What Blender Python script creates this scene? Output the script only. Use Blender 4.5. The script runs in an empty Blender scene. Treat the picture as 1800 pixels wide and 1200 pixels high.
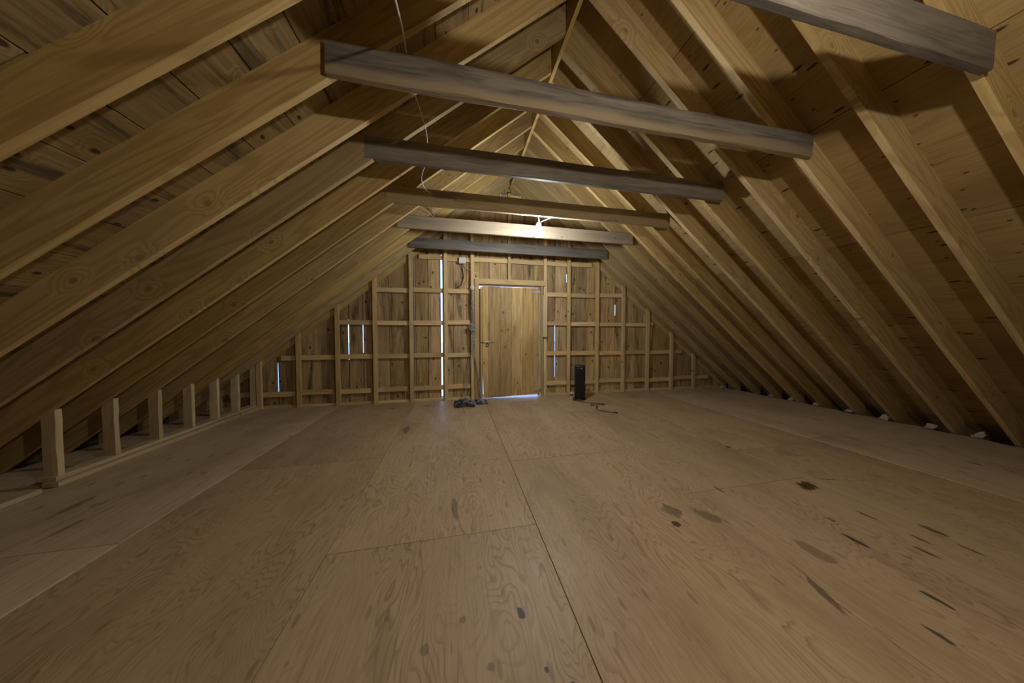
import bpy, bmesh, math, random
from mathutils import Vector, Matrix
random.seed(7)
R = math.radians
sc = bpy.context.scene
COL = sc.collection

# ------------------------------------------------------------------ camera
cam_data = bpy.data.cameras.new('camera')
cam = bpy.data.objects.new('camera', cam_data)
COL.objects.link(cam)
cam_data.sensor_width = 36.0
cam_data.lens = 9.5
cam_data.clip_start = 0.02
cam.location = (0, 0, 1.25)
cam.rotation_euler = (R(90 - 1.81), 0, R(-11.64))
sc.camera = cam

# ------------------------------------------------------------------ sky, lamps, exposure
world = bpy.data.worlds.new('world')
sc.world = world
world.use_nodes = True
wn = world.node_tree.nodes
wl = world.node_tree.links
wn.clear()
bg = wn.new('ShaderNodeBackground')
bg.inputs['Color'].default_value = (0.26, 0.46, 1.0, 1.0)
bg.inputs['Strength'].default_value = 6.0
wo = wn.new('ShaderNodeOutputWorld')
wl.new(bg.outputs[0], wo.inputs[0])

def lamp(name, loc, power, color, size):
    d = bpy.data.lights.new(name, 'POINT')
    d.energy = power
    d.color = color
    d.shadow_soft_size = size
    o = bpy.data.objects.new(name, d)
    o.location = loc
    COL.objects.link(o)
    return o

# the second bare bulb of the attic hangs behind the viewer
lamp('rear_bulb_light', (1.08, 0.0, 2.35), 78, (1.0, 0.90, 0.75), 0.035)
FRONT_BULB = 470.0        # emission of the visible bulb's glass

vs = sc.view_settings
sc.display_settings.display_device = 'sRGB'
vs.view_transform = 'Standard'
vs.look = 'None'
vs.gamma = 1.0
vs.use_curve_mapping = False
vs.exposure = 0.0

# ------------------------------------------------------------------ material helpers
def new_mat(name):
    m = bpy.data.materials.new(name)
    m.use_nodes = True
    nt = m.node_tree
    return m, nt, nt.nodes['Principled BSDF']

def N(nt, t, **kw):
    n = nt.nodes.new(t)
    for k, v in kw.items():
        setattr(n, k, v)
    return n

def setin(nt, sock, v):
    if isinstance(v, bpy.types.NodeSocket):
        nt.links.new(v, sock)
    else:
        sock.default_value = v

def M_(nt, op, a, b=0.0, c=None, clamp=False):
    n = N(nt, 'ShaderNodeMath', operation=op, use_clamp=clamp)
    setin(nt, n.inputs[0], a)
    setin(nt, n.inputs[1], b)
    if c is not None:
        setin(nt, n.inputs[2], c)
    return n.outputs[0]

def V_(nt, op, a, b):
    n = N(nt, 'ShaderNodeVectorMath', operation=op)
    setin(nt, n.inputs[0], a)
    setin(nt, n.inputs[1], b)
    return n.outputs[0]

def ramp(nt, v, lo, hi, a=0.0, b=1.0):
    n = N(nt, 'ShaderNodeMapRange', interpolation_type='SMOOTHSTEP')
    setin(nt, n.inputs[0], v)
    for i, x in zip((1, 2, 3, 4), (lo, hi, a, b)):
        n.inputs[i].default_value = x
    return n.outputs[0]

def noise(nt, vec, detail=3.0, rough=0.55, dist=0.0):
    n = N(nt, 'ShaderNodeTexNoise')
    nt.links.new(vec, n.inputs['Vector'])
    n.inputs['Scale'].default_value = 1.0
    n.inputs['Detail'].default_value = detail
    n.inputs['Roughness'].default_value = rough
    n.inputs['Distortion'].default_value = dist
    return n.outputs[0]

def mix(nt, fac, a, b, mode='MIX'):
    n = N(nt, 'ShaderNodeMix', data_type='RGBA', blend_type=mode)
    setin(nt, n.inputs[0], fac)
    for s, v in ((n.inputs[6], a), (n.inputs[7], b)):
        if isinstance(v, bpy.types.NodeSocket):
            nt.links.new(v, s)
        else:
            s.default_value = (*v, 1.0)
    return n.outputs[2]

def scaled(nt, vec, s):
    return V_(nt, 'MULTIPLY', vec, s)

def coords(nt):
    """length along local x; every object gets its own piece of timber"""
    tc = N(nt, 'ShaderNodeTexCoord')
    oi = N(nt, 'ShaderNodeObjectInfo')
    r = oi.outputs['Random']
    cb = N(nt, 'ShaderNodeCombineXYZ')
    setin(nt, cb.inputs[0], M_(nt, 'MULTIPLY', r, 61.0))
    setin(nt, cb.inputs[1], M_(nt, 'MULTIPLY', r, 37.0))
    setin(nt, cb.inputs[2], M_(nt, 'MULTIPLY', r, 19.0))
    return V_(nt, 'ADD', tc.outputs['Object'], cb.outputs[0]), r, tc.outputs['Object']

def knots(nt, p, scale, keep, radius):
    """distance to sparse round knots in the face plane; returns (mask, distance)"""
    v = N(nt, 'ShaderNodeTexVoronoi', voronoi_dimensions='2D', feature='F1')
    nt.links.new(scaled(nt, p, scale), v.inputs['Vector'])
    v.inputs['Scale'].default_value = 1.0
    v.inputs['Randomness'].default_value = 0.9
    d = v.outputs['Distance']
    sep = N(nt, 'ShaderNodeSeparateColor')
    nt.links.new(v.outputs['Color'], sep.inputs[0])
    gate = M_(nt, 'GREATER_THAN', sep.outputs[0], keep)
    dd = M_(nt, 'ADD', d, M_(nt, 'MULTIPLY', M_(nt, 'SUBTRACT', 1.0, gate), 9.0))
    return ramp(nt, dd, radius * 0.55, radius, 1.0, 0.0), dd

def lumber(name, light, dark, knot_col, ring=13.0, rough=0.72, knot_keep=0.55, knot_r=0.085,
           stain=None, stain_lo=0.6, tone=0.35, streak=0.5, spec=0.3, kscale=(2.4, 3.4, 1.0), kamount=0.7, vary=0.34,
           stain_vec=(1.2, 9.0, 9.0), stain_w=0.13, stain_amt=0.85, edge_tint=None):
    m, nt, b = new_mat(name)
    p, r, raw = coords(nt)
    km, kd = knots(nt, p, kscale, knot_keep, knot_r)
    warp = ramp(nt, kd, 0.0, 0.34, 0.34, 0.0)
    base = noise(nt, scaled(nt, p, (0.55, 6.5, 6.5)), 2.0, 0.5, 0.4)
    g = M_(nt, 'MULTIPLY', M_(nt, 'ADD', base, warp), ring)
    s = M_(nt, 'SINE', M_(nt, 'MULTIPLY', g, 6.283))
    lines = ramp(nt, s, -0.4, 1.0)
    fine = noise(nt, scaled(nt, p, (2.2, 95.0, 95.0)), 3.0, 0.6)
    broad = noise(nt, scaled(nt, p, (0.8, 3.0, 3.0)), 3.0, 0.6)
    c = mix(nt, M_(nt, 'MULTIPLY', lines, streak), light, dark)
    c = mix(nt, ramp(nt, fine, 0.42, 0.75, 0.0, 0.45), c, dark)
    c = mix(nt, ramp(nt, broad, 0.35, 0.75, 0.0, tone), c, dark)
    c = mix(nt, M_(nt, 'MULTIPLY', km, kamount), c, knot_col)
    if stain is not None:
        sn = noise(nt, scaled(nt, p, stain_vec), 5.0, 0.66, 0.5)
        c = mix(nt, ramp(nt, sn, stain_lo, stain_lo + stain_w, 0.0, stain_amt), c, stain)
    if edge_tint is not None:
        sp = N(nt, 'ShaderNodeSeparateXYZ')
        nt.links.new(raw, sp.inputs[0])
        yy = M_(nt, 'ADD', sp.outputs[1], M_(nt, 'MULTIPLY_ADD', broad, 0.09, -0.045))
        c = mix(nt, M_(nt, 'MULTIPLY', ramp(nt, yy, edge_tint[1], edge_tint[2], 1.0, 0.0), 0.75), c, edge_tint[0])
    hv = N(nt, 'ShaderNodeHueSaturation')
    setin(nt, hv.inputs['Value'], M_(nt, 'MULTIPLY_ADD', r, vary, 1.0 - vary / 2))
    setin(nt, hv.inputs['Saturation'], M_(nt, 'MULTIPLY_ADD', M_(nt, 'FRACT', M_(nt, 'MULTIPLY', r, 7.3)), 0.16, 0.92))
    nt.links.new(c, hv.inputs['Color'])
    nt.links.new(hv.outputs[0], b.inputs['Base Color'])
    b.inputs['Roughness'].default_value = rough
    b.inputs['Specular IOR Level'].default_value = spec
    bp = N(nt, 'ShaderNodeBump')
    bp.inputs['Strength'].default_value = 0.25
    bp.inputs['Distance'].default_value = 0.003
    nt.links.new(M_(nt, 'ADD', fine, M_(nt, 'MULTIPLY', lines, 0.4)), bp.inputs['Height'])
    nt.links.new(bp.outputs[0], b.inputs['Normal'])
    return m

def plywood(name, light, dark, knot_col, spots=(), rough=0.5, flow=(0.55, 2.3, 1.0), freq=17.0, plugs=True,
            spec=0.35, contrast=0.6, smudge=0.5, plug_amount=0.7, plug_keep=0.86):
    """rotary-cut veneer: contour grain, plugs and smudges; spots = stains at fixed places of the floor"""
    m, nt, b = new_mat(name)
    p, r, raw = coords(nt)
    f = noise(nt, scaled(nt, p, flow), 3.0, 0.5, 0.25)
    wob = noise(nt, scaled(nt, p, (3.5, 22.0, 1.0)), 2.0, 0.5)
    g = M_(nt, 'MULTIPLY', M_(nt, 'ADD', f, M_(nt, 'MULTIPLY', wob, 0.03)), freq)
    fr = M_(nt, 'FRACT', g)
    line = ramp(nt, fr, 0.55, 1.0)
    line = M_(nt, 'MULTIPLY', line, ramp(nt, noise(nt, scaled(nt, p, (1.1, 3.5, 1.0)), 2.0, 0.5), 0.38, 0.62, 0.25, 1.0))
    fine = noise(nt, scaled(nt, p, (4.0, 85.0, 1.0)), 3.0, 0.65)
    broad = noise(nt, scaled(nt, p, (0.9, 2.0, 1.0)), 4.0, 0.6)
    c = mix(nt, M_(nt, 'MULTIPLY', line, contrast), light, dark)
    c = mix(nt, ramp(nt, fine, 0.45, 0.8, 0.0, 0.55), c, dark)
    c = mix(nt, ramp(nt, broad, 0.4, 0.75, 0.0, smudge), c, dark)
    if plugs:
        km, kd = knots(nt, p, (2.6, 9.0, 1.0), 0.66, 0.11)
        c = mix(nt, M_(nt, 'MULTIPLY', km, plug_amount), c, knot_col)
        k2, kd2 = knots(nt, V_(nt, 'ADD', p, (3.3, 7.7, 0.0)), (4.0, 6.0, 1.0), plug_keep, 0.06)
        c = mix(nt, M_(nt, 'MULTIPLY', k2, plug_amount * 0.8), c, knot_col)
    if spots:
        geo = N(nt, 'ShaderNodeNewGeometry')
        pos = geo.outputs['Position']
        ragged = noise(nt, scaled(nt, pos, (26.0, 9.0, 1.0)), 4.0, 0.7)
        for (x, y, rx, ry, rot, amount, col) in spots:
            mp = N(nt, 'ShaderNodeMapping', vector_type='TEXTURE')
            nt.links.new(pos, mp.inputs['Vector'])
            mp.inputs['Location'].default_value = (x, y, 0)
            mp.inputs['Rotation'].default_value = (0, 0, rot)
            mp.inputs['Scale'].default_value = (rx, ry, 1e3)
            ln = N(nt, 'ShaderNodeVectorMath', operation='LENGTH')
            nt.links.new(mp.outputs[0], ln.inputs[0])
            d = M_(nt, 'ADD', ln.outputs['Value'], M_(nt, 'MULTIPLY_ADD', ragged, 2.4, -1.2))
            c = mix(nt, M_(nt, 'MULTIPLY', ramp(nt, d, 0.75, 1.05, 1.0, 0.0), amount), c, col)
    hv = N(nt, 'ShaderNodeHueSaturation')
    setin(nt, hv.inputs['Value'], M_(nt, 'MULTIPLY_ADD', r, 0.2, 0.9))
    nt.links.new(c, hv.inputs['Color'])
    nt.links.new(hv.outputs[0], b.inputs['Base Color'])
    setin(nt, b.inputs['Roughness'], M_(nt, 'MULTIPLY_ADD', broad, 0.25, rough - 0.12))
    b.inputs['Specular IOR Level'].default_value = spec
    bp = N(nt, 'ShaderNodeBump')
    bp.inputs['Strength'].default_value = 0.15
    bp.inputs['Distance'].default_value = 0.002
    nt.links.new(M_(nt, 'ADD', fine, line), bp.inputs['Height'])
    nt.links.new(bp.outputs[0], b.inputs['Normal'])
    return m

def plain(name, col, rough=0.5, metal=0.0, emit=None, strength=0.0, spec=0.5, mottle=0.12):
    m, nt, b = new_mat(name)
    tc = N(nt, 'ShaderNodeTexCoord')
    n = noise(nt, scaled(nt, tc.outputs['Object'], (40, 40, 40)), 3.0)
    c = mix(nt, ramp(nt, n, 0.3, 0.7, 0.0, mottle * 4), col, tuple(x * 0.6 for x in col))
    nt.links.new(c, b.inputs['Base Color'])
    b.inputs['Roughness'].default_value = rough
    b.inputs['Metallic'].default_value = metal
    b.inputs['Specular IOR Level'].default_value = spec
    if emit:
        b.inputs['Emission Color'].default_value = (*emit, 1)
        b.inputs['Emission Strength'].default_value = strength
    return m

MAT = {}
MAT['rafter'] = lumber('rafter_pine', (0.50, 0.365, 0.165), (0.33, 0.22, 0.085), (0.20, 0.12, 0.045),
                       ring=8.0, knot_keep=0.60, knot_r=0.075, kamount=0.6, streak=0.6)
MAT['roof_board'] = lumber('roof_board', (0.40, 0.30, 0.15), (0.21, 0.15, 0.07), (0.055, 0.04, 0.025),
                           ring=10.0, knot_keep=0.25, knot_r=0.09, stain=(0.085, 0.07, 0.045), stain_lo=0.52, tone=0.6,
                           kscale=(4.0, 5.6, 1.0), kamount=0.95)
MAT['roof_ply'] = plywood('roof_plywood', (0.40, 0.285, 0.125), (0.20, 0.13, 0.055), (0.05, 0.032, 0.018),
                          rough=0.7, flow=(0.5, 6.0, 1.0), freq=10.0, contrast=0.45, spec=0.2, smudge=0.6, plug_amount=0.95, plug_keep=0.5)
MAT['wall_board'] = lumber('barn_board', (0.53, 0.375, 0.18), (0.26, 0.165, 0.07), (0.045, 0.028, 0.014),
                           ring=6.0, knot_keep=0.42, knot_r=0.095, stain=(0.06, 0.042, 0.026), stain_lo=0.51, tone=0.75, streak=0.5, stain_w=0.2, stain_amt=0.9,
                           kscale=(3.0, 4.4, 1.0), kamount=0.85, vary=0.5)
MAT['door_board'] = lumber('door_board', (0.57, 0.405, 0.195), (0.34, 0.22, 0.09), (0.08, 0.045, 0.02),
                           ring=6.0, knot_keep=0.55, knot_r=0.085, stain=(0.12, 0.08, 0.045), stain_lo=0.54, tone=0.75, streak=0.5, stain_w=0.2,
                           kscale=(2.6, 4.2, 1.0), vary=0.42)
MAT['stud'] = lumber('stud_pine', (0.66, 0.485, 0.245), (0.44, 0.30, 0.13), (0.16, 0.09, 0.04), ring=5.0, knot_keep=0.75, knot_r=0.06)
MAT['trim'] = lumber('door_frame_pine', (0.55, 0.385, 0.175), (0.38, 0.245, 0.10), (0.10, 0.06, 0.03), ring=5.0, knot_keep=0.75, knot_r=0.06)
MAT['pale'] = lumber('pale_new_board', (0.70, 0.58, 0.36), (0.56, 0.43, 0.23), (0.22, 0.14, 0.07), ring=5.0, knot_keep=0.7, knot_r=0.05)
MAT['knee'] = lumber('rough_pale_stud', (0.62, 0.50, 0.30), (0.40, 0.30, 0.16), (0.18, 0.12, 0.06), ring=5.0, knot_keep=0.8, knot_r=0.05, stain=(0.24, 0.17, 0.09), stain_lo=0.58)
MAT['grey_beam'] = lumber('weathered_grey_beam', (0.225, 0.20, 0.165), (0.115, 0.10, 0.082), (0.055, 0.042, 0.03),
                          ring=5.0, knot_keep=0.72, knot_r=0.055, stain=(0.055, 0.047, 0.04), stain_lo=0.40, tone=0.7, rough=0.62, spec=0.4, streak=0.25,
                          stain_vec=(1.6, 16.0, 16.0), stain_w=0.32, stain_amt=0.7)
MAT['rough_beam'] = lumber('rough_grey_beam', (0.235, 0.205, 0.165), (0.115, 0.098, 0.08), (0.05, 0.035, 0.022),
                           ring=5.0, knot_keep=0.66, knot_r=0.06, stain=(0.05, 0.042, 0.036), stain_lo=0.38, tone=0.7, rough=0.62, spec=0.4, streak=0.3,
                           stain_vec=(1.8, 18.0, 18.0), stain_w=0.3, stain_amt=0.75, edge_tint=((0.33, 0.245, 0.14), -0.06, -0.005))  # tan lower band: partly the wood's own tone, partly light painted in
MAT['brown_beam'] = lumber('brown_grey_beam', (0.40, 0.30, 0.17), (0.24, 0.17, 0.09), (0.10, 0.07, 0.04),
                           ring=5.0, knot_keep=0.7, knot_r=0.05, stain=(0.17, 0.13, 0.085), stain_lo=0.57, tone=0.55, streak=0.3)
MAT['tan_beam'] = lumber('tan_grey_beam', (0.30, 0.25, 0.18), (0.19, 0.15, 0.10), (0.10, 0.075, 0.05),
                         ring=5.0, knot_keep=0.65, knot_r=0.05, stain=(0.2, 0.17, 0.13), stain_lo=0.57, streak=0.25)
K = (0.045, 0.032, 0.02)
K2 = (0.12, 0.085, 0.05)
SPOTS = [
    (2.80, 1.64, 0.095, 0.055, 0.2, 0.95, (0.05, 0.035, 0.012)),
    (2.92, 2.39, 0.03, 0.03, 0.0, 0.9, K), (-0.64, 3.66, 0.06, 0.13, 0.1, 0.75, K2),
    (0.277, 1.133, 0.016, 0.030, 0.2, 0.95, K), (1.475, 1.60, 0.06, 0.07, 0.0, 0.7, K2),
    (1.40, 1.48, 0.03, 0.03, 0.0, 0.9, K), (1.68, 1.50, 0.05, 0.09, 0.5, 0.6, K2),
    (1.72, 0.93, 0.02, 0.12, -0.35, 0.8, K2), (2.35, 1.13, 0.015, 0.07, 0.0, 0.9, K),
    (2.75, 1.07, 0.012, 0.05, 0.0, 0.9, K), (2.95, 1.10, 0.02, 0.07, 0.0, 0.85, K), (2.62, 1.0, 0.012, 0.05, 0.0, 0.8, K),
    (2.75, 1.28, 0.010, 0.06, 0.0, 0.8, K), (2.45, 1.30, 0.010, 0.04, 0.0, 0.8, K), (2.2, 0.80, 0.012, 0.05, 0.0, 0.85, K),
    (1.95, 0.70, 0.012, 0.045, 0.0, 0.8, K), (2.9, 0.95, 0.010, 0.05, 0.0, 0.8, K),
    (2.05, 1.75, 0.010, 0.05, 0.0, 0.7, K), (2.0, 1.12, 0.05, 0.10, 0.0, 0.55, K2),
    (-1.05, 4.75, 0.05, 0.03, 0.0, 0.8, K), (-0.50, 4.80, 0.06, 0.03, 0.0, 0.8, K),
    (-0.02, 1.95, 0.02, 0.14, 0.1, 0.6, K2), (0.32, 0.92, 0.010, 0.012, 0.0, 0.9, K), (0.40, 0.86, 0.010, 0.010, 0.0, 0.9, K),
    (0.12, 0.97, 0.014, 0.014, 0.0, 0.6, K2), (-0.13, 1.08, 0.02, 0.02, 0.0, 0.5, K2), (0.02, 1.16, 0.016, 0.016, 0.0, 0.5, K2),
    (-0.30, 1.1, 0.05, 0.16, 0.1, 0.2, K2), (-2.45, 2.2, 0.02, 0.10, 0.0, 0.6, K2), (-2.7, 2.5, 0.03, 0.14, 0.0, 0.6, K2),
    (4.6, 2.3, 0.012, 0.06, 0.0, 0.8, K), (5.0, 2.0, 0.012, 0.06, 0.0, 0.8, K), (4.4, 2.9, 0.012, 0.08, 0.0, 0.7, K), (5.1, 2.9, 0.02, 0.1, 0.0, 0.6, K2),
    (4.85, 1.6, 0.012, 0.05, 0.0, 0.8, K), (4.9, 1.45, 0.010, 0.04, 0.0, 0.8, K),
    (3.35, 2.15, 0.10, 0.10, 0.0, 0.4, K2),
]
MAT['floor'] = plywood('floor_plywood', (0.46, 0.335, 0.20), (0.235, 0.155, 0.085), (0.15, 0.10, 0.055), SPOTS, rough=0.46,
                       contrast=0.72, freq=40.0, flow=(0.75, 2.6, 1.0), plug_amount=0.45)
MAT['floor_grey'] = plywood('greyed_floor_plywood', (0.56, 0.44, 0.29), (0.25, 0.18, 0.105), (0.10, 0.07, 0.04), SPOTS[-9:], rough=0.5,
                            contrast=0.35, flow=(0.45, 5.0, 1.0), freq=14.0)
MAT['black_plastic'] = plain('black_plastic', (0.010, 0.010, 0.011), 0.38)
MAT['dark_plastic'] = plain('dark_grey_plastic', (0.03, 0.03, 0.032), 0.42)
MAT['white_plastic'] = plain('white_plastic', (0.72, 0.75, 0.74), 0.45, mottle=0.05)
MAT['cord_white'] = plain('white_cord', (0.62, 0.60, 0.55), 0.5)
MAT['cord_grey'] = plain('grey_braided_cord', (0.36, 0.35, 0.36), 0.6)
MAT['cord_navy'] = plain('navy_cord', (0.030, 0.036, 0.075), 0.55)
MAT['cord_black'] = plain('black_cord', (0.012, 0.012, 0.012), 0.5)
MAT['steel'] = plain('galvanised_steel', (0.55, 0.53, 0.48), 0.42, metal=0.9)
MAT['brass'] = plain('old_brass_latch', (0.62, 0.55, 0.40), 0.45, metal=0.4)
MAT['dark_iron'] = plain('dark_iron', (0.05, 0.045, 0.04), 0.55, metal=0.6)
MAT['red'] = plain('red_label', (0.50, 0.03, 0.03), 0.5)
MAT['paper'] = plain('torn_paper', (0.46, 0.41, 0.33), 0.9)
MAT['dark_void'] = plain('dark_wall_plate', (0.16, 0.11, 0.06), 0.9)
MAT['ground'] = plain('pale_ground', (0.60, 0.60, 0.58), 0.95)
MAT['glow'] = plain('bulb_glass', (0.9, 0.9, 0.9), 0.3, emit=(0.93, 0.97, 1.0), strength=FRONT_BULB, mottle=0.0)

# ------------------------------------------------------------------ building helpers
def mesh_from(name, verts, faces, smooth=False):
    me = bpy.data.meshes.new(name)
    me.from_pydata([tuple(v) for v in verts], [], faces)
    me.update()
    if smooth:
        for p in me.polygons:
            p.use_smooth = True
    return me

def link(name, me, mat, parent=None, M=None):
    o = bpy.data.objects.new(name, me)
    COL.objects.link(o)
    if mat is not None and len(me.materials) == 0:
        me.materials.append(mat)
    if parent is not None:
        o.parent = parent
        pm = Matrix.Translation(parent['_loc']) if '_loc' in parent else Matrix.Identity(4)
        o.matrix_basis = pm.inverted() @ (M or Matrix.Identity(4))
    elif M is not None:
        o.matrix_basis = M
    return o

def frame(c, x, y):
    x = Vector(x).normalized(); y = Vector(y).normalized(); z = x.cross(y)
    m = Matrix((x, y, z)).transposed().to_4x4()
    m.translation = Vector(c)
    return m

def structure(name):
    o = bpy.data.objects.new(name, None)
    COL.objects.link(o)
    o['kind'] = 'structure'
    o.empty_display_size = 0.2
    return o

def thing(name, label, cat, loc=(0, 0, 0), group=None):
    o = bpy.data.objects.new(name, None)
    COL.objects.link(o)
    o.location = loc
    o['_loc'] = loc
    o['label'] = label
    o['category'] = cat
    if group:
        o['group'] = group
    o.empty_display_size = 0.1
    return o

def tag(o, label, cat, group=None):
    o['label'] = label
    o['category'] = cat
    if group:
        o['group'] = group
    return o

def timber(L, W, T, seg=1, jit=0.0, ends=None, ch=0.0, seed=None):
    """length L along x, width W along y, thickness T along z, centred; cross-section chamfered by ch;
    ends = (shift of the +y side at -x end, shift at +x end) for plumb cuts"""
    rnd = random.Random(seed if seed is not None else random.random())
    hw, ht = W / 2, T / 2
    if ch > 0:
        prof = [(-hw + ch, -ht), (hw - ch, -ht), (hw, -ht + ch), (hw, ht - ch), (hw - ch, ht), (-hw + ch, ht), (-hw, ht - ch), (-hw, -ht + ch)]
    else:
        prof = [(-hw, -ht), (hw, -ht), (hw, ht), (-hw, ht)]
    n = len(prof)
    V = []
    for i in range(seg + 1):
        t = i / seg
        for (y, z) in prof:
            x = -L / 2 + L * t
            if ends:
                k = (y + hw) / W
                x += k * (ends[0] * (1 - t) + ends[1] * t)
            j = jit if 0 < i < seg else jit * 0.3
            V.append((x, y + rnd.uniform(-j, j), z + rnd.uniform(-j, j)))
    F = []
    for i in range(seg):
        for k in range(n):
            a = i * n + k; b = i * n + (k + 1) % n
            F.append((a, b, b + n, a + n))
    F.append(tuple(range(n - 1, -1, -1)))
    F.append(tuple(seg * n + k for k in range(n)))
    return mesh_from('timber', V, F)

def board_poly(poly, T, e=0.0018):
    """flat board with outline poly in (x, y), thickness T along +z from 0 (bevelled arris on the near face)"""
    n = len(poly)
    cx = sum(p[0] for p in poly) / n; cy = sum(p[1] for p in poly) / n
    def inset(p):
        return (p[0] + (e if p[0] < cx else -e), p[1] + (e if p[1] < cy else -e))
    V = [(*p, 0) for p in poly] + [(*p, T - e) for p in poly] + [(*inset(p), T) for p in poly]
    F = [tuple(range(n - 1, -1, -1)), tuple(range(2 * n, 3 * n))]
    for lv in (0, n):
        for i in range(n):
            a, b = lv + i, lv + (i + 1) % n
            F.append((a, b, b + n, a + n))
    return mesh_from('board', V, F)

def tube_mesh(paths, r, sides=6, closed=False):
    V, F = [], []
    for pts in paths:
        pts = [Vector(p) for p in pts]
        base = len(V)
        up = Vector((0.13, 0.21, 0.97)).normalized()
        for i, p in enumerate(pts):
            d = (pts[min(i + 1, len(pts) - 1)] - pts[max(i - 1, 0)])
            d = d.normalized() if d.length > 1e-9 else Vector((1, 0, 0))
            a = d.cross(up)
            if a.length < 1e-3:
                a = d.cross(Vector((1, 0, 0)))
            a.normalize(); b = d.cross(a)
            for k in range(sides):
                t = 2 * math.pi * k / sides
                V.append(p + (a * math.cos(t) + b * math.sin(t)) * r)
        for i in range(len(pts) - 1):
            for k in range(sides):
                q = base + i * sides + k; s = base + i * sides + (k + 1) % sides
                F.append((q, s, s + sides, q + sides))
        F.append(tuple(base + k for k in range(sides)))
        F.append(tuple(base + (len(pts) - 1) * sides + k for k in range(sides - 1, -1, -1)))
    return mesh_from('tube', V, F, smooth=True)

def spline(pts, n=6):
    pts = [Vector(p) for p in pts]
    P = [pts[0]] + pts + [pts[-1]]
    out = []
    for i in range(1, len(P) - 2):
        for k in range(n):
            t = k / n
            a, b, c, d = P[i - 1], P[i], P[i + 1], P[i + 2]
            out.append(0.5 * ((2 * b) + (c - a) * t + (2 * a - 5 * b + 4 * c - d) * t * t + (3 * b - a - 3 * c + d) * t ** 3))
    out.append(pts[-1])
    return out

def lathe(prof, n=24, sx=1.0, sy=1.0, power=2.0):
    """prof = [(r, z)]; superellipse section with half axes r*sx, r*sy"""
    V, F = [], []
    for (r, z) in prof:
        for k in range(n):
            t = 2 * math.pi * k / n
            c, s = math.cos(t), math.sin(t)
            cc = math.copysign(abs(c) ** (2 / power), c); ss = math.copysign(abs(s) ** (2 / power), s)
            V.append((r * sx * cc, r * sy * ss, z))
    for i in range(len(prof) - 1):
        for k in range(n):
            a = i * n + k; b = i * n + (k + 1) % n
            F.append((a, b, b + n, a + n))
    F.append(tuple(range(n - 1, -1, -1)))
    F.append(tuple((len(prof) - 1) * n + k for k in range(n)))
    return mesh_from('lathe', V, F, smooth=True)

def rounded_box(L, W, H, r=0.006, seg=2):
    bm = bmesh.new()
    bmesh.ops.create_cube(bm, size=1.0)
    bmesh.ops.scale(bm, vec=(L, W, H), verts=bm.verts)
    bmesh.ops.bevel(bm, geom=list(bm.edges), offset=r, segments=seg, affect='EDGES')
    me = bpy.data.meshes.new('rounded')
    bm.to_mesh(me); bm.free()
    return me

# ------------------------------------------------------------------ dimensions of the attic
PH = R(39.1)
T = math.tan(PH); CO = math.cos(PH); SI = math.sin(PH)
XL, XR = -3.967, 6.05            # rafter undersides meet the floor level here
XC = (XL + XR) / 2               # ridge
ZA = T * (XR - XL) / 2           # rafter undersides meet here
DEP = 0.205                      # rafter depth
YW = 5.10                        # face of gable studs
Z_EAVE = -0.11
Y_REAR = -3.4
def roof_z(x, extra=0.0):
    return min(T * (x - XL), T * (XR - x)) + (DEP + extra) / CO

# ------------------------------------------------------------------ floor: plywood sheets
floor = structure('floor')
col_x = [(-3.96, -3.18), (-3.18, -1.965), (-1.965, -0.728), (-0.728, 0.505), (0.505, 1.72), (1.72, 2.955), (2.955, 4.10), (4.10, 6.02)]
starts = [0.9, 2.0, 0.40, 1.665, 2.55, 1.75, 2.30, 2.4]
for ci, ((x0, x1), s0) in enumerate(zip(col_x, starts)):
    ys = [s0 + 2.25 * k for k in range(-3, 4)]
    if ci == 2:
        ys = [2.87 - 2.44, 2.87, 5.31, 2.87 - 4.88]
    if ci == 3:
        ys = [1.665, 3.91, 1.665 - 2.44, 1.665 - 4.88]
    ys = sorted([y for y in ys if -3.2 < y < 5.05] + [Y_REAR, 5.19])
    lift = {0: 0.0, 1: 0.005, 7: 0.0025}.get(ci, 0.0)
    for y0, y1 in zip(ys[:-1], ys[1:]):
        if y1 - y0 < 0.05:
            continue
        g = 0.0016
        top = lift + random.uniform(-0.0006, 0.0006)
        if ci == 7:
            edge = lambda y: 6.02 + 0.035 * math.sin(y * 16.3) + random.uniform(-0.02, 0.02)
            n = max(2, int((y1 - y0) / 0.19))
            poly = [(y0 + g, -(x0 + g))]
            poly = [(y0 + g, -edge(y0))] + [(y0 + (y1 - y0) * k / n, -edge(y0 + (y1 - y0) * k / n)) for k in range(1, n)] + [(y1 - g, -edge(y1)), (y1 - g, -(x0 + g)), (y0 + g, -(x0 + g))]
        else:
            poly = [(y0 + g, -(x1 - g)), (y1 - g, -(x1 - g)), (y1 - g, -(x0 + g)), (y0 + g, -(x0 + g))]
        me = board_poly(poly, 0.018)
        # local x runs along the depth of the room, local y towards -x of the room
        o = link('plywood_sheet', me, MAT['floor_grey' if ci in (0, 1, 7) else 'floor'], floor, frame((0, 0, top - 0.018), (0, 1, 0), (-1, 0, 0)))
link('joist_deck', timber(9.4, 9.97, 0.10), MAT['dark_void'], floor, frame((1.03, 0.9, -0.0722), (0, 1, 0), (-1, 0, 0)))

# wall plates under the rafter feet (dark slot along both eaves)
for nm, x0, x1 in (('trim_1', 5.80, 6.56), ('trim_2', -4.47, -3.72)):
    o = link(nm, timber(9.0, x1 - x0, 0.05), MAT['dark_void'], None, frame(((x0 + x1) / 2, 0.9, Z_EAVE - 0.03), (0, 1, 0), (-1, 0, 0)))
    o['kind'] = 'structure'

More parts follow.
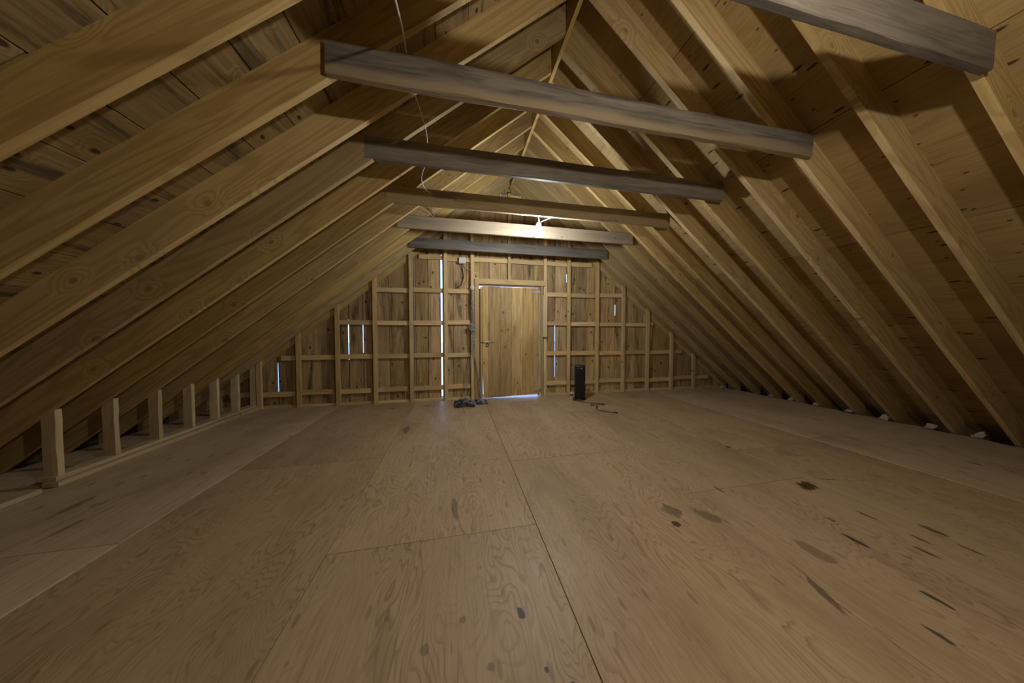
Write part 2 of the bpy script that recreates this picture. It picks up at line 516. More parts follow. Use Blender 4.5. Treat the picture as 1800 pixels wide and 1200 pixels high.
# ------------------------------------------------------------------ ceiling: rafters, ridge board, sheathing
ceiling = structure('ceiling')
YR = [1.0, 1.375, 1.765, 2.165, 2.61, 3.0, 3.39, 3.74, 4.08, 4.465, 4.857, 5.19]     # far arris, right slope
YL = [1.0, 1.383, 1.757, 2.145, 2.50, 2.89, 3.25, 3.66, 4.07, 4.465, 4.857, 5.19]
WR = {2.61: 0.052, 2.165: 0.045, 3.0: 0.046}
near = [1.0 - 0.387 * k for k in range(1, 7)]
def rafter(side, yfar, wid):
    z0 = Z_EAVE + 0.002
    xe = XR - z0 / T if side > 0 else XL + z0 / T
    xr = XC + 0.021 * side
    L = abs(xe - xr) / CO
    me = timber(L, DEP, wid, seg=7, jit=0.0016, ends=(-DEP * T, -DEP * T), seed=yfar * 13 + side)
    d = Vector((CO * side, 0, -SI)); n = Vector((SI * side, 0, CO))
    mid = Vector(((xe + xr) / 2, yfar - wid / 2, 0))
    mid.z = T * (XR - mid.x) if side > 0 else T * (mid.x - XL)
    mid += n * (DEP / 2)
    # chamfer-free, gently uneven timber; section y = up from the underside
    return link('rafter', me, MAT['rafter'], ceiling, frame(mid, d, n))
for y in YR + near:
    rafter(1, y, WR.get(y, 0.040))
for y in YL + near:
    rafter(-1, y, 0.040)
# ridge board
me = timber(8.7, 0.27, 0.036, seg=10, jit=0.001)
link('ridge_board', me, MAT['rafter'], ceiling, frame((XC, 5.19 - 4.35, ZA - 0.035 + 0.135), (0, 1, 0), (0, 0, 1)))
# left slope: wide boards; right slope: plywood sheets
SL = ZA / SI + DEP * T            # slope length of the sheathing plane from floor level to ridge
def slope_pt(side, s, y):
    x = (XR - s * CO) if side > 0 else (XL + s * CO)
    return Vector((x, y, s * SI)) + Vector((SI * side, 0, CO)) * DEP
def sheet(side, s0, s1, y0, y1, mat, name):
    g = 0.0025
    me = board_poly([(y0 + g, s0 + g), (y1 - g, s0 + g), (y1 - g, s1 - g), (y0 + g, s1 - g)], 0.018)
    # local x = +Y of room, local y = up the slope; face at z = T must look down into the room
    o = slope_pt(side, 0, 0)
    up = Vector((-CO * side, 0, SI))
    y = Vector((0, 1, 0))
    z = y.cross(up)
    nrm = Vector((SI * side, 0, CO))
    if z.dot(nrm) < 0:
        M = frame(o + nrm * 0.018, y, up)
    else:
        me = board_poly([(-y1 + g, s0 + g), (-y0 - g, s0 + g), (-y0 - g, s1 - g), (-y1 + g, s1 - g)], 0.018)
        M = frame(o + nrm * 0.018, -y, up)
    return link(name, me, mat, ceiling, M)
rows = [-0.52, 0.66, 1.88, 3.10, 4.32, 5.54, SL + 0.01]
for i, (s0, s1) in enumerate(zip(rows[:-1], rows[1:])):
    cuts = [Y_REAR] + [y for y in ((-1.9, 0.52, 2.96) if i % 2 else (-0.7, 1.74, 4.18))] + [5.24]
    for y0, y1 in zip(cuts[:-1], cuts[1:]):
        sheet(1, s0, s1, y0, y1, MAT['roof_ply'], 'roof_plywood_sheet')
s = -0.531
i = 0
while s < SL:
    s1 = min(s + 0.297, SL + 0.01)
    if SL - s1 < 0.1:
        s1 = SL + 0.01
    cut = (1.34, 2.93, 0.57, 3.7)[i % 4]
    for y0, y1 in ((Y_REAR, cut), (cut, 5.24)):
        sheet(-1, s, s1, y0, y1, MAT['roof_board'], 'roof_board')
    s = s1
    i += 1
# outer roofing, keeps daylight out of the joints
for side in (1, -1):
    c = slope_pt(side, (SL - 0.55) / 2, 0.92) + Vector((SI * side, 0, CO)) * 0.034
    link('roofing', timber(8.8, SL + 0.6, 0.02), MAT['dark_void'], ceiling, frame(c, (0, 1, 0), (-CO * side, 0, SI)))

# ------------------------------------------------------------------ back wall: boards, girts, studs
wall = structure('wall_back')
YB = 5.19
seams = [-4.46, -4.28, -3.98, -3.72, -3.48, -3.245, -2.925, -2.715, -2.496, -2.273, -2.045, -1.844, -1.612, -1.408, -1.177, -0.932, -0.725, -0.506,
         -0.262, -0.054, 0.199, 0.43, 0.621, 0.843, 1.0416, 1.299, 1.518, 1.66, 1.747, 1.959, 2.204, 2.421, 2.639, 2.832, 3.094, 3.308,
         3.538, 3.785, 3.981, 4.222, 4.438, 4.701, 4.999, 5.304, 5.55, 5.80, 6.05, 6.30, 6.56]
gap = {-1.844: 0.014, -1.612: 0.0095, -2.925: 0.0118, 2.204: 0.0112, 1.959: 0.0112, 3.308: 0.0165}
for a, b in zip(seams[:-1], seams[1:]):
    ga = gap.get(a, random.uniform(0.002, 0.006)) / 2
    gb = gap.get(b, random.uniform(0.002, 0.006)) / 2
    x0, x1 = a + ga, b - gb
    if a == -0.262: x0 = -0.250
    if b == -0.262: x1 = -0.277
    lo = -0.1
    if 0.42 < (a + b) / 2 < 1.66:
        lo = 2.155
    th = 0.02 + random.uniform(0, 0.006)
    z0, z1 = roof_z(x0, -0.004), roof_z(x1, -0.004)
    if max(z0, z1) < lo + 0.03:
        continue
    z0 = max(z0, lo + 0.004); z1 = max(z1, lo + 0.004)
    # local x = up, local y = -x of the room, thickness towards the room
    tp = 0.003
    poly = [(lo, -x1 + random.uniform(0, tp)), (z1, -x1), (z0, -x0), (lo, -x0 - random.uniform(0, tp))]
    me = board_poly([(p[0], p[1]) for p in poly], th, 0.004)
    link('plank', me, MAT['wall_board'], wall, frame((0, YB + 0.026, 0), (0, 0, 1), (-1, 0, 0)))
# unseen strips added behind most joints to block daylight, leaving chosen slits open
for a in seams[1:-1]:
    if a in gap or a == -0.262 or 0.43 <= a <= 1.66:
        continue
    top = roof_z(a) - 0.08
    if top > 0.2:
        link('daylight_blocker', timber(top + 0.1, 0.07, 0.02), MAT['wall_board'], wall, frame((a, YB + 0.038, (top - 0.1) / 2), (0, 0, 1), (-1, 0, 0)))
link('daylight_blocker', timber(0.7, 0.16, 0.02), MAT['wall_board'], wall, frame((1.0416, YB + 0.06, 3.98), (0, 0, 1), (-1, 0, 0)))
for a in (0.43, 0.621, 0.843, 1.0416, 1.299, 1.518, 1.66):
    link('daylight_blocker', timber(1.6, 0.06, 0.02), MAT['wall_board'], wall, frame((a, YB + 0.038, 2.98), (0, 0, 1), (-1, 0, 0)))
for a, z0, z1 in ((-1.844, 1.48, 2.3), (-1.844, -0.1, 0.78), (-1.612, -0.1, 0.9), (-1.612, 1.46, 2.4), (-2.925, -0.1, 0.2), (-2.925, 0.75, 1.1),
                  (2.204, -0.1, 2.28), (2.204, 2.45, 3.3), (1.959, 1.42, 3.3), (1.959, -0.1, 0.35), (3.308, -0.1, 1.62), (3.308, 1.85, 2.3),
                  (-0.262, 2.70, 3.4)):
    link('daylight_blocker', timber(z1 - z0, 0.07, 0.02), MAT['wall_board'], wall, frame((a, YB + 0.038, (z0 + z1) / 2), (0, 0, 1), (-1, 0, 0)))

SX = [-3.15, -2.58, -1.99, -1.393, -0.79, -0.186, 0.30, 1.723, 2.221, 2.847, 3.449, 4.041, 4.645, 5.229]
for x in SX:
    zt = min(T * (x - XL), T * (XR - x)) + 0.13
    if x in (-0.186, 0.30, 1.723, 2.221):
        zt = 3.1
    w = 0.062
    if x in (-0.186, 2.221, 1.723):
        zt = roof_z(x) - 0.27
    # top cut on the slope
    L = zt
    sl = (w * T if x < XC else -w * T) if zt < 3.0 else 0
    me = timber(L, w, 0.047, seg=4, jit=0.0014, ends=(0, sl if x < XC else sl))
    link('stud', me, MAT['stud'], wall, frame((x, YW + 0.0235, L / 2 + 0.001), (0, 0, 1), (1, 0, 0)))
link('stud', timber(1.62, 0.055, 0.047, seg=3, jit=0.001), MAT['stud'], wall, frame((1.0, YW + 0.0235, 2.265 + 0.81), (0, 0, 1), (1, 0, 0)))
link('stud', timber(0.74, 0.075, 0.044, seg=3, jit=0.001), MAT['knee'], wall, frame((-3.235, YW + 0.024, 0.37), (0, 0, 1), (1, 0, 0)))
# girts nailed between the studs, one short piece per bay
bays = [(-3.95, -3.27), (-3.12, -2.61), (-2.55, -2.02), (-1.96, -1.424), (-1.362, -0.821), (-0.759, -0.217), (-0.155, 0.269),
        (0.331, 0.972), (1.028, 1.692), (1.754, 2.19), (2.252, 2.816), (2.878, 3.418), (3.48, 4.01), (4.072, 4.614), (4.676, 5.198), (5.26, 6.0)]
for (x0, x1) in bays:
    for zr in (0.02, 0.238, 0.838, 1.438, 2.022, 2.622, 3.22, 3.838):
        if 0.33 < x0 < 1.6 and zr < 2.5:
            continue
        a, b = x0, x1
        xm = (XL + (zr + 0.045) / T, XR - (zr + 0.045) / T)
        a = max(a, xm[0] + 0.03); b = min(b, xm[1] - 0.03)
        if b - a < 0.12:
            continue
        h = 0.04 if zr < 0.1 else 0.08
        dz = random.uniform(-0.012, 0.012) if zr > 0.1 else 0
        tilt = random.uniform(-0.008, 0.008) if zr > 0.1 else 0
        if zr > 0.1 and x0 in (-3.12, -2.61, -2.55, -1.96, -1.362) and zr < 0.3:
            b -= 0.05
        me = timber(b - a - 0.002, h, 0.043, seg=2, jit=0.001)
        link('girt', me, MAT['stud'], wall, frame(((a + b) / 2, YB - 0.0215 - 0.001, zr + dz), (1, 0, tilt), (-tilt, 0, 1)))

# ------------------------------------------------------------------ rear gable wall (behind the viewer)
rear = structure('wall_front')
me = board_poly([(-4.5, -0.15), (6.6, -0.15), (6.6, 0.0), (XC, ZA + 0.25), (-4.5, 0.0)], 0.03)
link('board_wall', me, MAT['roof_board'], rear, frame((0, Y_REAR + 0.03, 0), (1, 0, 0), (0, 0, 1)))

# ------------------------------------------------------------------ door and frame
frm = structure('trim_3')
def bar(name, x0, x1, z0, z1, y0, y1, mat, parent, vertical):
    if vertical:
        me = timber(z1 - z0, x1 - x0, y1 - y0, seg=3, jit=0.0008)
        return link(name, me, mat, parent, frame(((x0 + x1) / 2, (y0 + y1) / 2, (z0 + z1) / 2), (0, 0, 1), (1, 0, 0)))
    me = timber(x1 - x0, z1 - z0, y1 - y0, seg=3, jit=0.0008)
    return link(name, me, mat, parent, frame(((x0 + x1) / 2, (y0 + y1) / 2, (z0 + z1) / 2), (1, 0, 0), (0, 0, 1)))
bar('jamb', 0.338, 0.42, 0.0, 2.163, 5.075, 5.186, MAT['trim'], frm, True)
bar('jamb', 1.632, 1.672, 0.0, 2.163, 5.085, 5.186, MAT['trim'], frm, True)
bar('header', 0.338, 1.704, 2.164, 2.262, 5.07, 5.186, MAT['trim'], frm, False)
bar('door_stop', 0.425, 1.63, 2.140, 2.162, 5.12, 5.18, MAT['wall_board'], frm, False)
bar('door_gap_blocker', 0.30, 0.4985, -0.1, 2.10, 5.222, 5.245, MAT['dark_void'], frm, True)  # unseen board added outside to block daylight in the door-edge gap
bar('door_gap_blocker', 1.612, 1.70, -0.1, 2.2, 5.222, 5.245, MAT['dark_void'], frm, True)
bar('sill', 0.43, 1.63, -0.05, 0.001, 5.192, 5.25, MAT['trim'], frm, False)

door = structure('door_1')
DY = 5.13
dx = [0.486, 0.599, 0.825, 1.047, 1.272, 1.491, 1.622]
for i, (a, b) in enumerate(zip(dx[:-1], dx[1:])):
    bot = lambda x: 0.006 + 0.036 * max(0.0, (x - 0.62)) / 1.0
    a2 = a + 0.001; b2 = b - 0.001
    top = 2.128 + 0.004 * random.random()
    al = a2 + (0.016 if i == 0 else 0)
    if i == 0:
        poly = [(bot(al), -b2), (top, -b2), (top, -a2), (0.62, -a2 - 0.001), (bot(al), -al)]
    else:
        poly = [(bot(b2), -b2), (top, -b2), (top, -a2), (bot(a2), -a2)]
    me = board_poly(poly, 0.024 + random.uniform(0, 0.004), 0.004)
    link('plank', me, MAT['door_board'], door, frame((0, DY + 0.026, 0), (0, 0, 1), (-1, 0, 0)))
bar('edge_strip', 0.448, 0.483, 0.005, 2.118, DY - 0.004, DY + 0.03, MAT['trim'], door, True)
# outside ledges of the door
for z in (0.35, 1.1, 1.85):
    bar('ledge', 0.52, 1.6, z, z + 0.12, DY + 0.028, DY + 0.05, MAT['wall_board'], door, False)
# slide-bolt latch
lt = link('latch', rounded_box(0.20, 0.006, 0.042, 0.002, 1), MAT['brass'], door, Matrix.Translation((0.60, DY - 0.004, 1.075)))
lt['label'] = 'brass slide bolt'
def sub(name, me, mat, par, M):
    o = link(name, me, mat)
    o.parent = par
    o.matrix_basis = par.matrix_basis.inverted() @ M
    return o
sub('bolt', tube_mesh([[(0.435, DY - 0.018, 1.078), (0.70, DY - 0.018, 1.078)]], 0.008, 8), MAT['steel'], lt, Matrix.Identity(4))
for k in (0.52, 0.60, 0.68):
    sub('keeper', rounded_box(0.016, 0.022, 0.04, 0.004, 1), MAT['brass'], lt, Matrix.Translation((k, DY - 0.014, 1.078)))
pts = [(0.575 + 0.024 * math.cos(a), DY - 0.016, 1.022 + 0.03 * math.sin(a)) for a in [k * math.pi / 6 for k in range(13)]]
sub('hasp_ring', tube_mesh([pts], 0.006, 6), MAT['dark_iron'], lt, Matrix.Identity(4))
# strap hinges on the right edge
for z in (2.055, 0.095):
    me = board_poly([(1.46, z - 0.006), (1.612, z - 0.035), (1.612, z + 0.035), (1.46, z + 0.006)], 0.004)
    h = link('hinge', me, MAT['steel'], door, frame((0, DY + 0.002, 0), (1, 0, 0), (0, 0, 1)))
    h['label'] = 'galvanised strap hinge'
    sub('hinge_pin', tube_mesh([[(1.624, DY - 0.006, z - 0.05), (1.624, DY - 0.006, z + 0.05)]], 0.009, 8), MAT['steel'], h, Matrix.Identity(4))

# pale scrap board nailed over the right jamb
o = link('pale_board', timber(0.815, 0.088, 0.022, seg=2, jit=0.0008), MAT['pale'], None, frame((1.704, 5.064, 1.578), (0.004, 0, 1), (1, 0, -0.004)))
tag(o, 'short pale new board nailed upright on the right side of the door frame', 'board')

# ------------------------------------------------------------------ knee wall on the left
knee = structure('wall_left')
for y in (2.90, 3.283, 3.675, 4.055, 4.415, 4.77):
    zt = T * (-3.20 - XL) + 0.003
    L = zt - 0.083
    w = 0.088
    me = timber(L, w, 0.040, seg=6, jit=0.0028, ends=(0, -w * T * 0.0))
    # x = up, y = towards the room; top cut to the rafter slope
    me = timber(L, w, 0.040, seg=6, jit=0.0026, ends=(0, w * T))
    link('stud', me, MAT['knee'], knee, frame((-3.20 - w / 2, y, 0.083 + L / 2 - w * T), (0, 0, 1), (1, 0, 0)))
link('sole_plate', timber(2.32, 0.10, 0.038, seg=8, jit=0.0015), MAT['knee'], knee, frame((-3.205, 4.00, 0.0262), (0, 1, 0), (-1, 0, 0)))
link('sole_plate', timber(2.24, 0.11, 0.034, seg=8, jit=0.0015), MAT['knee'], knee, frame((-3.245, 3.98, 0.0652), (0, 1, 0), (-1, 0, 0)))
link('sole_plate', timber(2.3, 0.10, 0.038, seg=6, jit=0.0015), MAT['knee'], knee, frame((-3.205, 1.60, 0.0262), (0, 1, 0), (-1, 0, 0)))

# ------------------------------------------------------------------ collar beams
ties = [
    (0.941, 2.627, 2.828, -0.66, 2.76, 'grey_beam', 'weathered grey collar beam nearest the viewer, only its right end in view', 0.040, 0.003),
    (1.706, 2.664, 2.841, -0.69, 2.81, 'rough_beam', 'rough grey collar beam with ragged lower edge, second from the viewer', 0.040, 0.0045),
    (2.479, 2.684, 2.870, -0.730, 2.85, 'grey_beam', 'smooth dark grey collar beam, third from the viewer', 0.040, 0.0012),
    (3.226, 2.680, 2.862, -0.74, 2.84, 'brown_beam', 'brown collar beam with the white bulb cord draped along it', 0.040, 0.0012),
    (4.021, 2.702, 2.882, -0.79, 2.855, 'tan_beam', 'tan collar beam lit brightly just behind the bare bulb', 0.040, 0.0012),
    (4.798, 2.672, 2.842, -0.755, 2.865, 'grey_beam', 'dark grey collar beam farthest back, closest to the plank wall', 0.040, 0.0012),
]
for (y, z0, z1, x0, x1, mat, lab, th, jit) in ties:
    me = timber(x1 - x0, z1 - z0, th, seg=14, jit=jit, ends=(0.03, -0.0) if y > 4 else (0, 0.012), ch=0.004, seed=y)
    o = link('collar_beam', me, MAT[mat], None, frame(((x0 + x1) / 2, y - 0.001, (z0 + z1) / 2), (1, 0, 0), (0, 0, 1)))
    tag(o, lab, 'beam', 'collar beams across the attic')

# ------------------------------------------------------------------ bare bulb and its cord
BX, BY, BZ = 1.050, 3.39, 2.552
bulb = thing('pendant_bulb', 'glowing bare bulb on a thin white cord swagged over the collar beams', 'light bulb', (BX, BY, BZ))
prof = [(0.004, -0.066), (0.025, -0.062), (0.050, -0.050), (0.065, -0.026), (0.068, 0.0), (0.061, 0.025), (0.043, 0.048), (0.028, 0.066), (0.026, 0.074)]
link('glass', lathe(prof, 24), MAT['glow'], bulb, Matrix.Translation((BX, BY, BZ)))
prof = [(0.026, 0.074), (0.030, 0.076), (0.034, 0.085), (0.034, 0.112), (0.022, 0.122), (0.010, 0.126)]
link('socket', lathe(prof, 16), MAT['white_plastic'], bulb, Matrix.Translation((BX, BY, BZ)))
link('hook', tube_mesh([spline([(BX, BY, BZ + 0.122), (BX + 0.03, BY - 0.02, BZ + 0.128), (BX + 0.10, BY - 0.075, BZ + 0.144), (BX + 0.15, BY - 0.13, BZ + 0.146)])], 0.003, 6), MAT['cord_white'], bulb)
cp = [(-0.20, 0.7, 2.30), (-0.231, 1.2, 2.587), (-0.258, 1.5, 2.79), (-0.272, 1.70, 2.865), (-0.262, 1.78, 2.80), (-0.252, 1.84, 2.765), (-0.256, 2.0, 2.851), (-0.242, 2.30, 2.924),
      (-0.236, 2.45, 2.932), (-0.24, 2.53, 2.895), (-0.262, 2.58, 2.80), (-0.273, 2.60, 2.756), (-0.316, 2.75, 2.733), (-0.323, 3.0, 2.777), (-0.272, 3.19, 2.811),
      (-0.163, 3.226, 2.817), (-0.004, 3.230, 2.808), (0.325, 3.230, 2.808), (0.563, 3.230, 2.786), (0.823, 3.230, 2.784), (0.88, 3.232, 2.774), (0.94, 3.225, 2.73),
      (1.0, 3.24, 2.672), (1.035, 3.33, 2.662), (1.048, 3.388, 2.677)]
link('cord', tube_mesh([spline(cp, 5)], 0.0046, 6), MAT['cord_white'], bulb)
# loose wire ends sticking out of the tan beam
o = link('loose_wire', tube_mesh([spline([(-0.47, 3.95, 2.985), (-0.36, 4.02, 2.93), (-0.31, 4.07, 2.905), (-0.29, 4.09, 2.90)]),
                                  spline([(-0.295, 4.07, 2.90), (-0.31, 4.03, 2.95), (-0.34, 3.98, 3.02), (-0.31, 4.0, 2.96), (-0.285, 4.07, 2.90)])], 0.004, 5), MAT['cord_grey'])
tag(o, 'loose bent wire ends standing on the tan collar beam', 'wire')

# ------------------------------------------------------------------ electrical bits on the gable wall
jb = thing('junction_box', 'small square white electrical box on the plank wall left of the door', 'electrical box', (0.115, 5.147, 2.585))
link('box_body', rounded_box(0.13, 0.055, 0.115, 0.010, 2), MAT['white_plastic'], jb, Matrix.Translation((0.115, 5.119, 2.585)))
link('box_lid', rounded_box(0.118, 0.008, 0.104, 0.003, 1), MAT['white_plastic'], jb, Matrix.Translation((0.115, 5.089, 2.585)))
link('cable', tube_mesh([spline([(0.10, 5.11, 2.53), (0.125, 5.165, 2.42), (0.135, 5.178, 2.28), (0.09, 5.18, 2.15), (0.0, 5.178, 2.085)])], 0.007, 6), MAT['cord_black'], jb)
link('cable', tube_mesh([spline([(0.15, 5.11, 2.53), (0.19, 5.15, 2.45), (0.25, 5.10, 2.42), (0.29, 5.088, 2.418)])], 0.005, 6), MAT['cord_white'], jb)
link('cable', tube_mesh([spline([(0.105, 5.12, 2.64), (0.09, 5.15, 2.70), (0.07, 5.16, 2.80)])], 0.007, 6), MAT['cord_black'], jb)

disc = thing('round_outlet', 'round white cord fixture beside the top left corner of the door frame', 'outlet', (0.292, 5.10, 2.085))
m90 = Matrix.Translation((0.292, 5.098, 2.085)) @ Matrix.Rotation(R(90), 4, 'X')
link('body', lathe([(0.030, 0.0), (0.040, 0.004), (0.041, 0.03), (0.036, 0.042), (0.012, 0.046)], 20), MAT['white_plastic'], disc, m90)
link('face', lathe([(0.020, 0.045), (0.019, 0.052), (0.006, 0.054)], 16), MAT['cord_white'], disc, m90)

wire = link('wall_cable', tube_mesh([spline([(-0.742, 5.178, 2.83), (-0.742, 5.182, 2.2), (-0.738, 5.13, 2.05), (-0.738, 5.13, 1.98), (-0.744, 5.182, 1.7), (-0.744, 5.182, 0.2)], 8)], 0.005, 5), MAT['cord_grey'])
tag(wire, 'thin grey cable running down beside the fourth wall stud left of the door', 'cable')

# extension cords hanging down the door frame into a tangle on the floor
tg = thing('extension_cord', 'tangled navy and white extension cords piled at the left foot of the door frame', 'cord', (0.25, 4.75, 0.0))
a1 = spline([(0.285, 5.055, 2.05), (0.292, 5.05, 1.8), (0.30, 5.06, 1.55), (0.285, 5.05, 1.3), (0.285, 5.045, 1.0), (0.25, 5.03, 0.7), (0.19, 5.0, 0.35), (0.15, 4.94, 0.08), (0.13, 4.86, 0.03)])
a2 = spline([(0.30, 5.055, 2.05), (0.318, 5.05, 1.7), (0.312, 5.05, 1.4), (0.33, 5.05, 1.1), (0.33, 5.045, 0.85), (0.37, 5.03, 0.62), (0.41, 5.02, 0.35), (0.435, 4.98, 0.10), (0.46, 4.88, 0.025)])
for path in (a1, a2):
    tw1, tw2 = [], []
    for i in range(len(path) * 3):
        t = i / 3
        k = min(int(t), len(path) - 2)
        p = path[k].lerp(path[k + 1], t - k)
        off = Vector((math.cos(i * 0.8), math.sin(i * 0.8), 0)) * 0.0065
        tw1.append(p + off); tw2.append(p - off)
    h = link('hanging_cord', tube_mesh([tw1, tw2], 0.0055, 5), MAT['cord_grey'], tg)
    h['label'] = 'grey twisted cord'
    h['kind'] = 'stuff'
# coil of slack half way up
loops = [[(0.285 + 0.035 * math.cos(t + k) * (1 + 0.2 * k), 5.045 + 0.018 * math.sin(2 * t + k), 1.36 + 0.07 * math.sin(t)) for t in [j * 0.42 for j in range(16)]] for k in range(4)]
link('cord_bundle', tube_mesh(loops, 0.006, 5), MAT['cord_grey'], tg)['kind'] = 'stuff'
rnd = random.Random(3)
def tangle(n, cx, cy, sx, sy, hz):
    out = []
    for q in range(n):
        x = cx + rnd.uniform(-1, 1) * sx * 0.7; y = cy + rnd.uniform(-1, 1) * sy * 0.7
        pts = []
        ang = rnd.uniform(0, 6.28)
        for k in range(9):
            ang += rnd.uniform(-1.5, 1.9)
            x += math.cos(ang) * 0.07; y += math.sin(ang) * 0.055
            x = min(max(x, cx - sx), cx + sx); y = min(max(y, cy - sy), cy + sy)
            e = 1 - 0.6 * abs(x - cx) / sx
            pts.append((x, y, 0.008 + rnd.uniform(0, hz) * e))
        out.append(spline(pts, 4))
    return out
o = link('cord_tangle', tube_mesh(tangle(22, 0.13, 4.72, 0.16, 0.17, 0.10), 0.0065, 5), MAT['cord_navy'], tg); o['label'] = 'navy blue cords'; o['kind'] = 'stuff'
o = link('cord_tangle', tube_mesh(tangle(12, 0.36, 4.80, 0.16, 0.10, 0.05), 0.0065, 5), MAT['cord_navy'], tg); o['label'] = 'navy blue cords'; o['kind'] = 'stuff'
o = link('cord_tangle', tube_mesh(tangle(9, 0.15, 4.74, 0.16, 0.15, 0.11) + tangle(7, 0.40, 4.80, 0.15, 0.10, 0.05), 0.0058, 5), MAT['cord_grey'], tg); o['label'] = 'pale grey cords'; o['kind'] = 'stuff'

# ------------------------------------------------------------------ tower heater
HX, HY = 2.27, 4.70
ht = thing('tower_heater', 'tall black tower heater standing on the floor right of the door', 'heater', (HX, HY, 0.0))
rot = Matrix.Translation((HX, HY, 0)) @ Matrix.Rotation(R(-14), 4, 'Z')
link('base', lathe([(0.112, 0.001), (0.122, 0.006), (0.122, 0.016), (0.114, 0.026), (0.095, 0.032)], 28, 1.0, 0.86), MAT['black_plastic'], ht, rot)
link('body', lathe([(0.088, 0.030), (0.096, 0.036), (0.098, 0.06), (0.098, 0.585), (0.094, 0.602)], 28, 1.0, 0.86, 2.7), MAT['black_plastic'], ht, rot)
link('top_cap', lathe([(0.098, 0.603), (0.101, 0.609), (0.101, 0.628), (0.096, 0.642), (0.070, 0.650), (0.03, 0.652)], 28, 1.0, 0.86, 2.6), MAT['dark_plastic'], ht, rot)
link('control_panel', rounded_box(0.07, 0.045, 0.006, 0.002, 1), MAT['black_plastic'], ht, rot @ Matrix.Translation((0.0, -0.01, 0.653)))
o = link('display_label', rounded_box(0.034, 0.004, 0.006, 0.001, 1), MAT['white_plastic'], ht, rot @ Matrix.Translation((0.018, -0.0855, 0.595)))
o['label'] = 'white printed mark'
gr = link('grille_frame', rounded_box(0.150, 0.010, 0.50, 0.004, 2), MAT['black_plastic'], ht, rot @ Matrix.Translation((0.0, -0.083, 0.325)))
for k in range(13):
    x = -0.063 + k * 0.0105
    s_ = link('grille_bar', rounded_box(0.004, 0.010, 0.48, 0.0015, 1), MAT['dark_plastic'], ht, rot @ Matrix.Translation((x, -0.0925, 0.325)))
pc = [(2.20, 4.76, 0.012), (2.12, 4.68, 0.007), (2.13, 4.62, 0.007), (2.22, 4.49, 0.007), (2.33, 4.39, 0.007), (2.46, 4.33, 0.007), (2.53, 4.27, 0.008), (2.47, 4.23, 0.010), (2.33, 4.29, 0.010),
      (2.26, 4.24, 0.008), (2.34, 4.17, 0.008), (2.32, 4.14, 0.018), (2.25, 4.04, 0.008), (2.24, 3.95, 0.007), (2.29, 3.89, 0.007), (2.37, 3.81, 0.007), (2.415, 3.775, 0.007)]
link('power_cord', tube_mesh([spline(pc, 5)], 0.0055, 6), MAT['cord_black'], ht)
pl = link('plug', rounded_box(0.045, 0.024, 0.018, 0.005, 2), MAT['black_plastic'], ht, Matrix.Translation((2.432, 3.760, 0.0105)) @ Matrix.Rotation(R(-42), 4, 'Z'))

bt = thing('small_bottle', 'small white bottle with red label standing beside the black heater', 'bottle', (2.165, 4.84, 0.0))
bm_ = Matrix.Translation((2.165, 4.84, 0))
link('body', lathe([(0.020, 0.0005), (0.024, 0.004), (0.024, 0.085), (0.018, 0.10), (0.010, 0.108)], 18), MAT['white_plastic'], bt, bm_)
link('label_band', lathe([(0.0246, 0.038), (0.0250, 0.040), (0.0250, 0.078), (0.0246, 0.080)], 18), MAT['red'], bt, bm_)
link('cap', lathe([(0.010, 0.106), (0.011, 0.108), (0.009, 0.128), (0.004, 0.134)], 14), MAT['white_plastic'], bt, bm_)

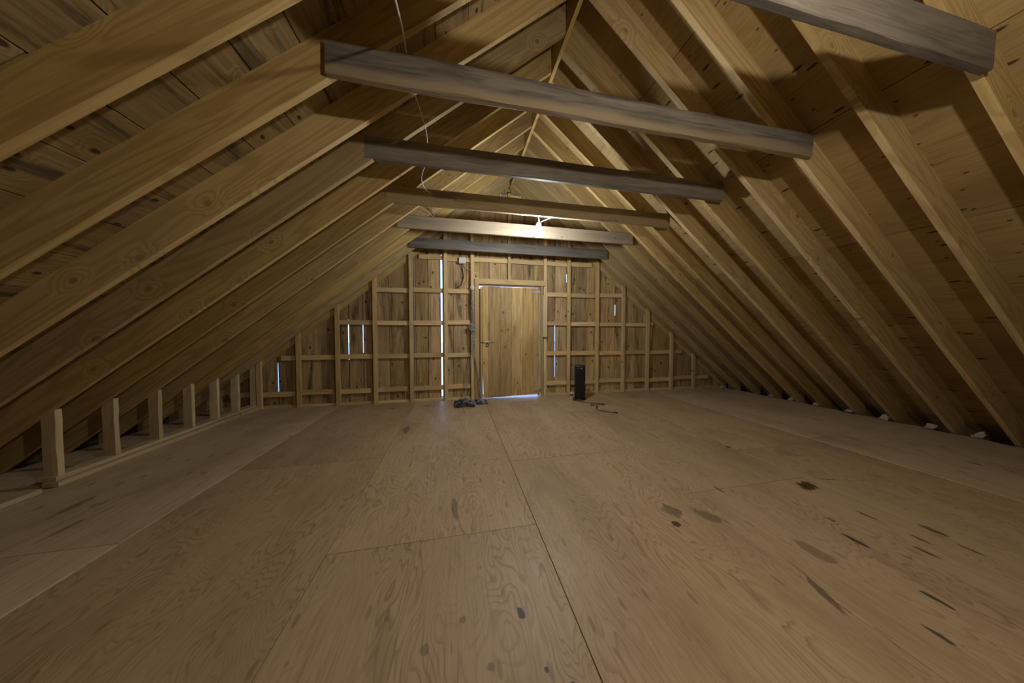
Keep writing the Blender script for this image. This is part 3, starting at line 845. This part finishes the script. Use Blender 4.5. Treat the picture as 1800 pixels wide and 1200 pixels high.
# ------------------------------------------------------------------ torn paper bits along the right eave
ords = ['nearest the viewer', 'second from the viewer', 'third from the viewer', 'fourth from the viewer', 'fifth from the viewer', 'sixth from the viewer', 'seventh from the viewer', 'farthest from the viewer']
scr = [(6.06, 1.98), (6.02, 2.30), (6.00, 2.68), (6.03, 3.05), (6.05, 3.45), (6.03, 3.80), (6.04, 4.12), (5.86, 4.98)]
for (x, y), w in zip(scr, ords):
    V, F = [], []
    nx, ny = 5, 4
    for i in range(nx):
        for j in range(ny):
            V.append((x + (i - 2) * 0.021 + rnd.uniform(-.008, .008), y + (j - 1.5) * 0.026 + rnd.uniform(-.01, .01),
                      0.012 + 0.012 * i * (0.6 + rnd.random()) * 0.9 + rnd.uniform(0, 0.012)))
    for i in range(nx - 1):
        for j in range(ny - 1):
            a = i * ny + j
            F.append((a, a + ny, a + ny + 1, a + 1))
    me = mesh_from('scrap', V, F)
    o = link('paper_scrap', me, MAT['paper'])
    sm = o.modifiers.new('thickness', 'SOLIDIFY'); sm.thickness = 0.003
    tag(o, 'torn white paper scrap at the foot of the right rafters, ' + w, 'paper scrap', 'torn paper along the right eave')
# pale scrap of paper lying on the right part of the floor
V = [(3.02, 1.70, 0.0025), (3.16, 1.66, 0.0025), (3.22, 1.76, 0.004), (3.13, 1.83, 0.0025), (3.05, 1.80, 0.003)]
me = mesh_from('flat_scrap', V, [(0, 1, 2, 3, 4)])
o = link('paper_scrap', me, MAT['floor'])
sm = o.modifiers.new('thickness', 'SOLIDIFY'); sm.thickness = 0.0015; sm.offset = 1
tag(o, 'thin torn veneer flake lying flat on the right side of the floor', 'veneer flake')
# tiny white crumbs on the floor
for (x, y), w in (((2.44, 1.27), 'small white crumb on bare floor right of the dark stain streaks'), ((0.62, 4.02), 'small white crumb in front of the cord pile'), ((0.42, 4.70), 'tiny white crumb at the edge of the cord pile')):
    me = rounded_box(0.022, 0.012, 0.006, 0.002, 1)
    tag(link('crumb', me, MAT['paper'], None, Matrix.Translation((x, y, 0.004)) @ Matrix.Rotation(x * 9, 4, 'Z')), w, 'crumb')

# ------------------------------------------------------------------ pale ground outside, far below the loft door
g = link('ground', mesh_from('ground', [(-60, 5.3, -2.7), (60, 5.3, -2.7), (60, 120, -2.7), (-60, 120, -2.7)], [(0, 1, 2, 3)]), MAT['ground'])
g['kind'] = 'structure'

for o in bpy.data.objects:
    if '_loc' in o:
        del o['_loc']
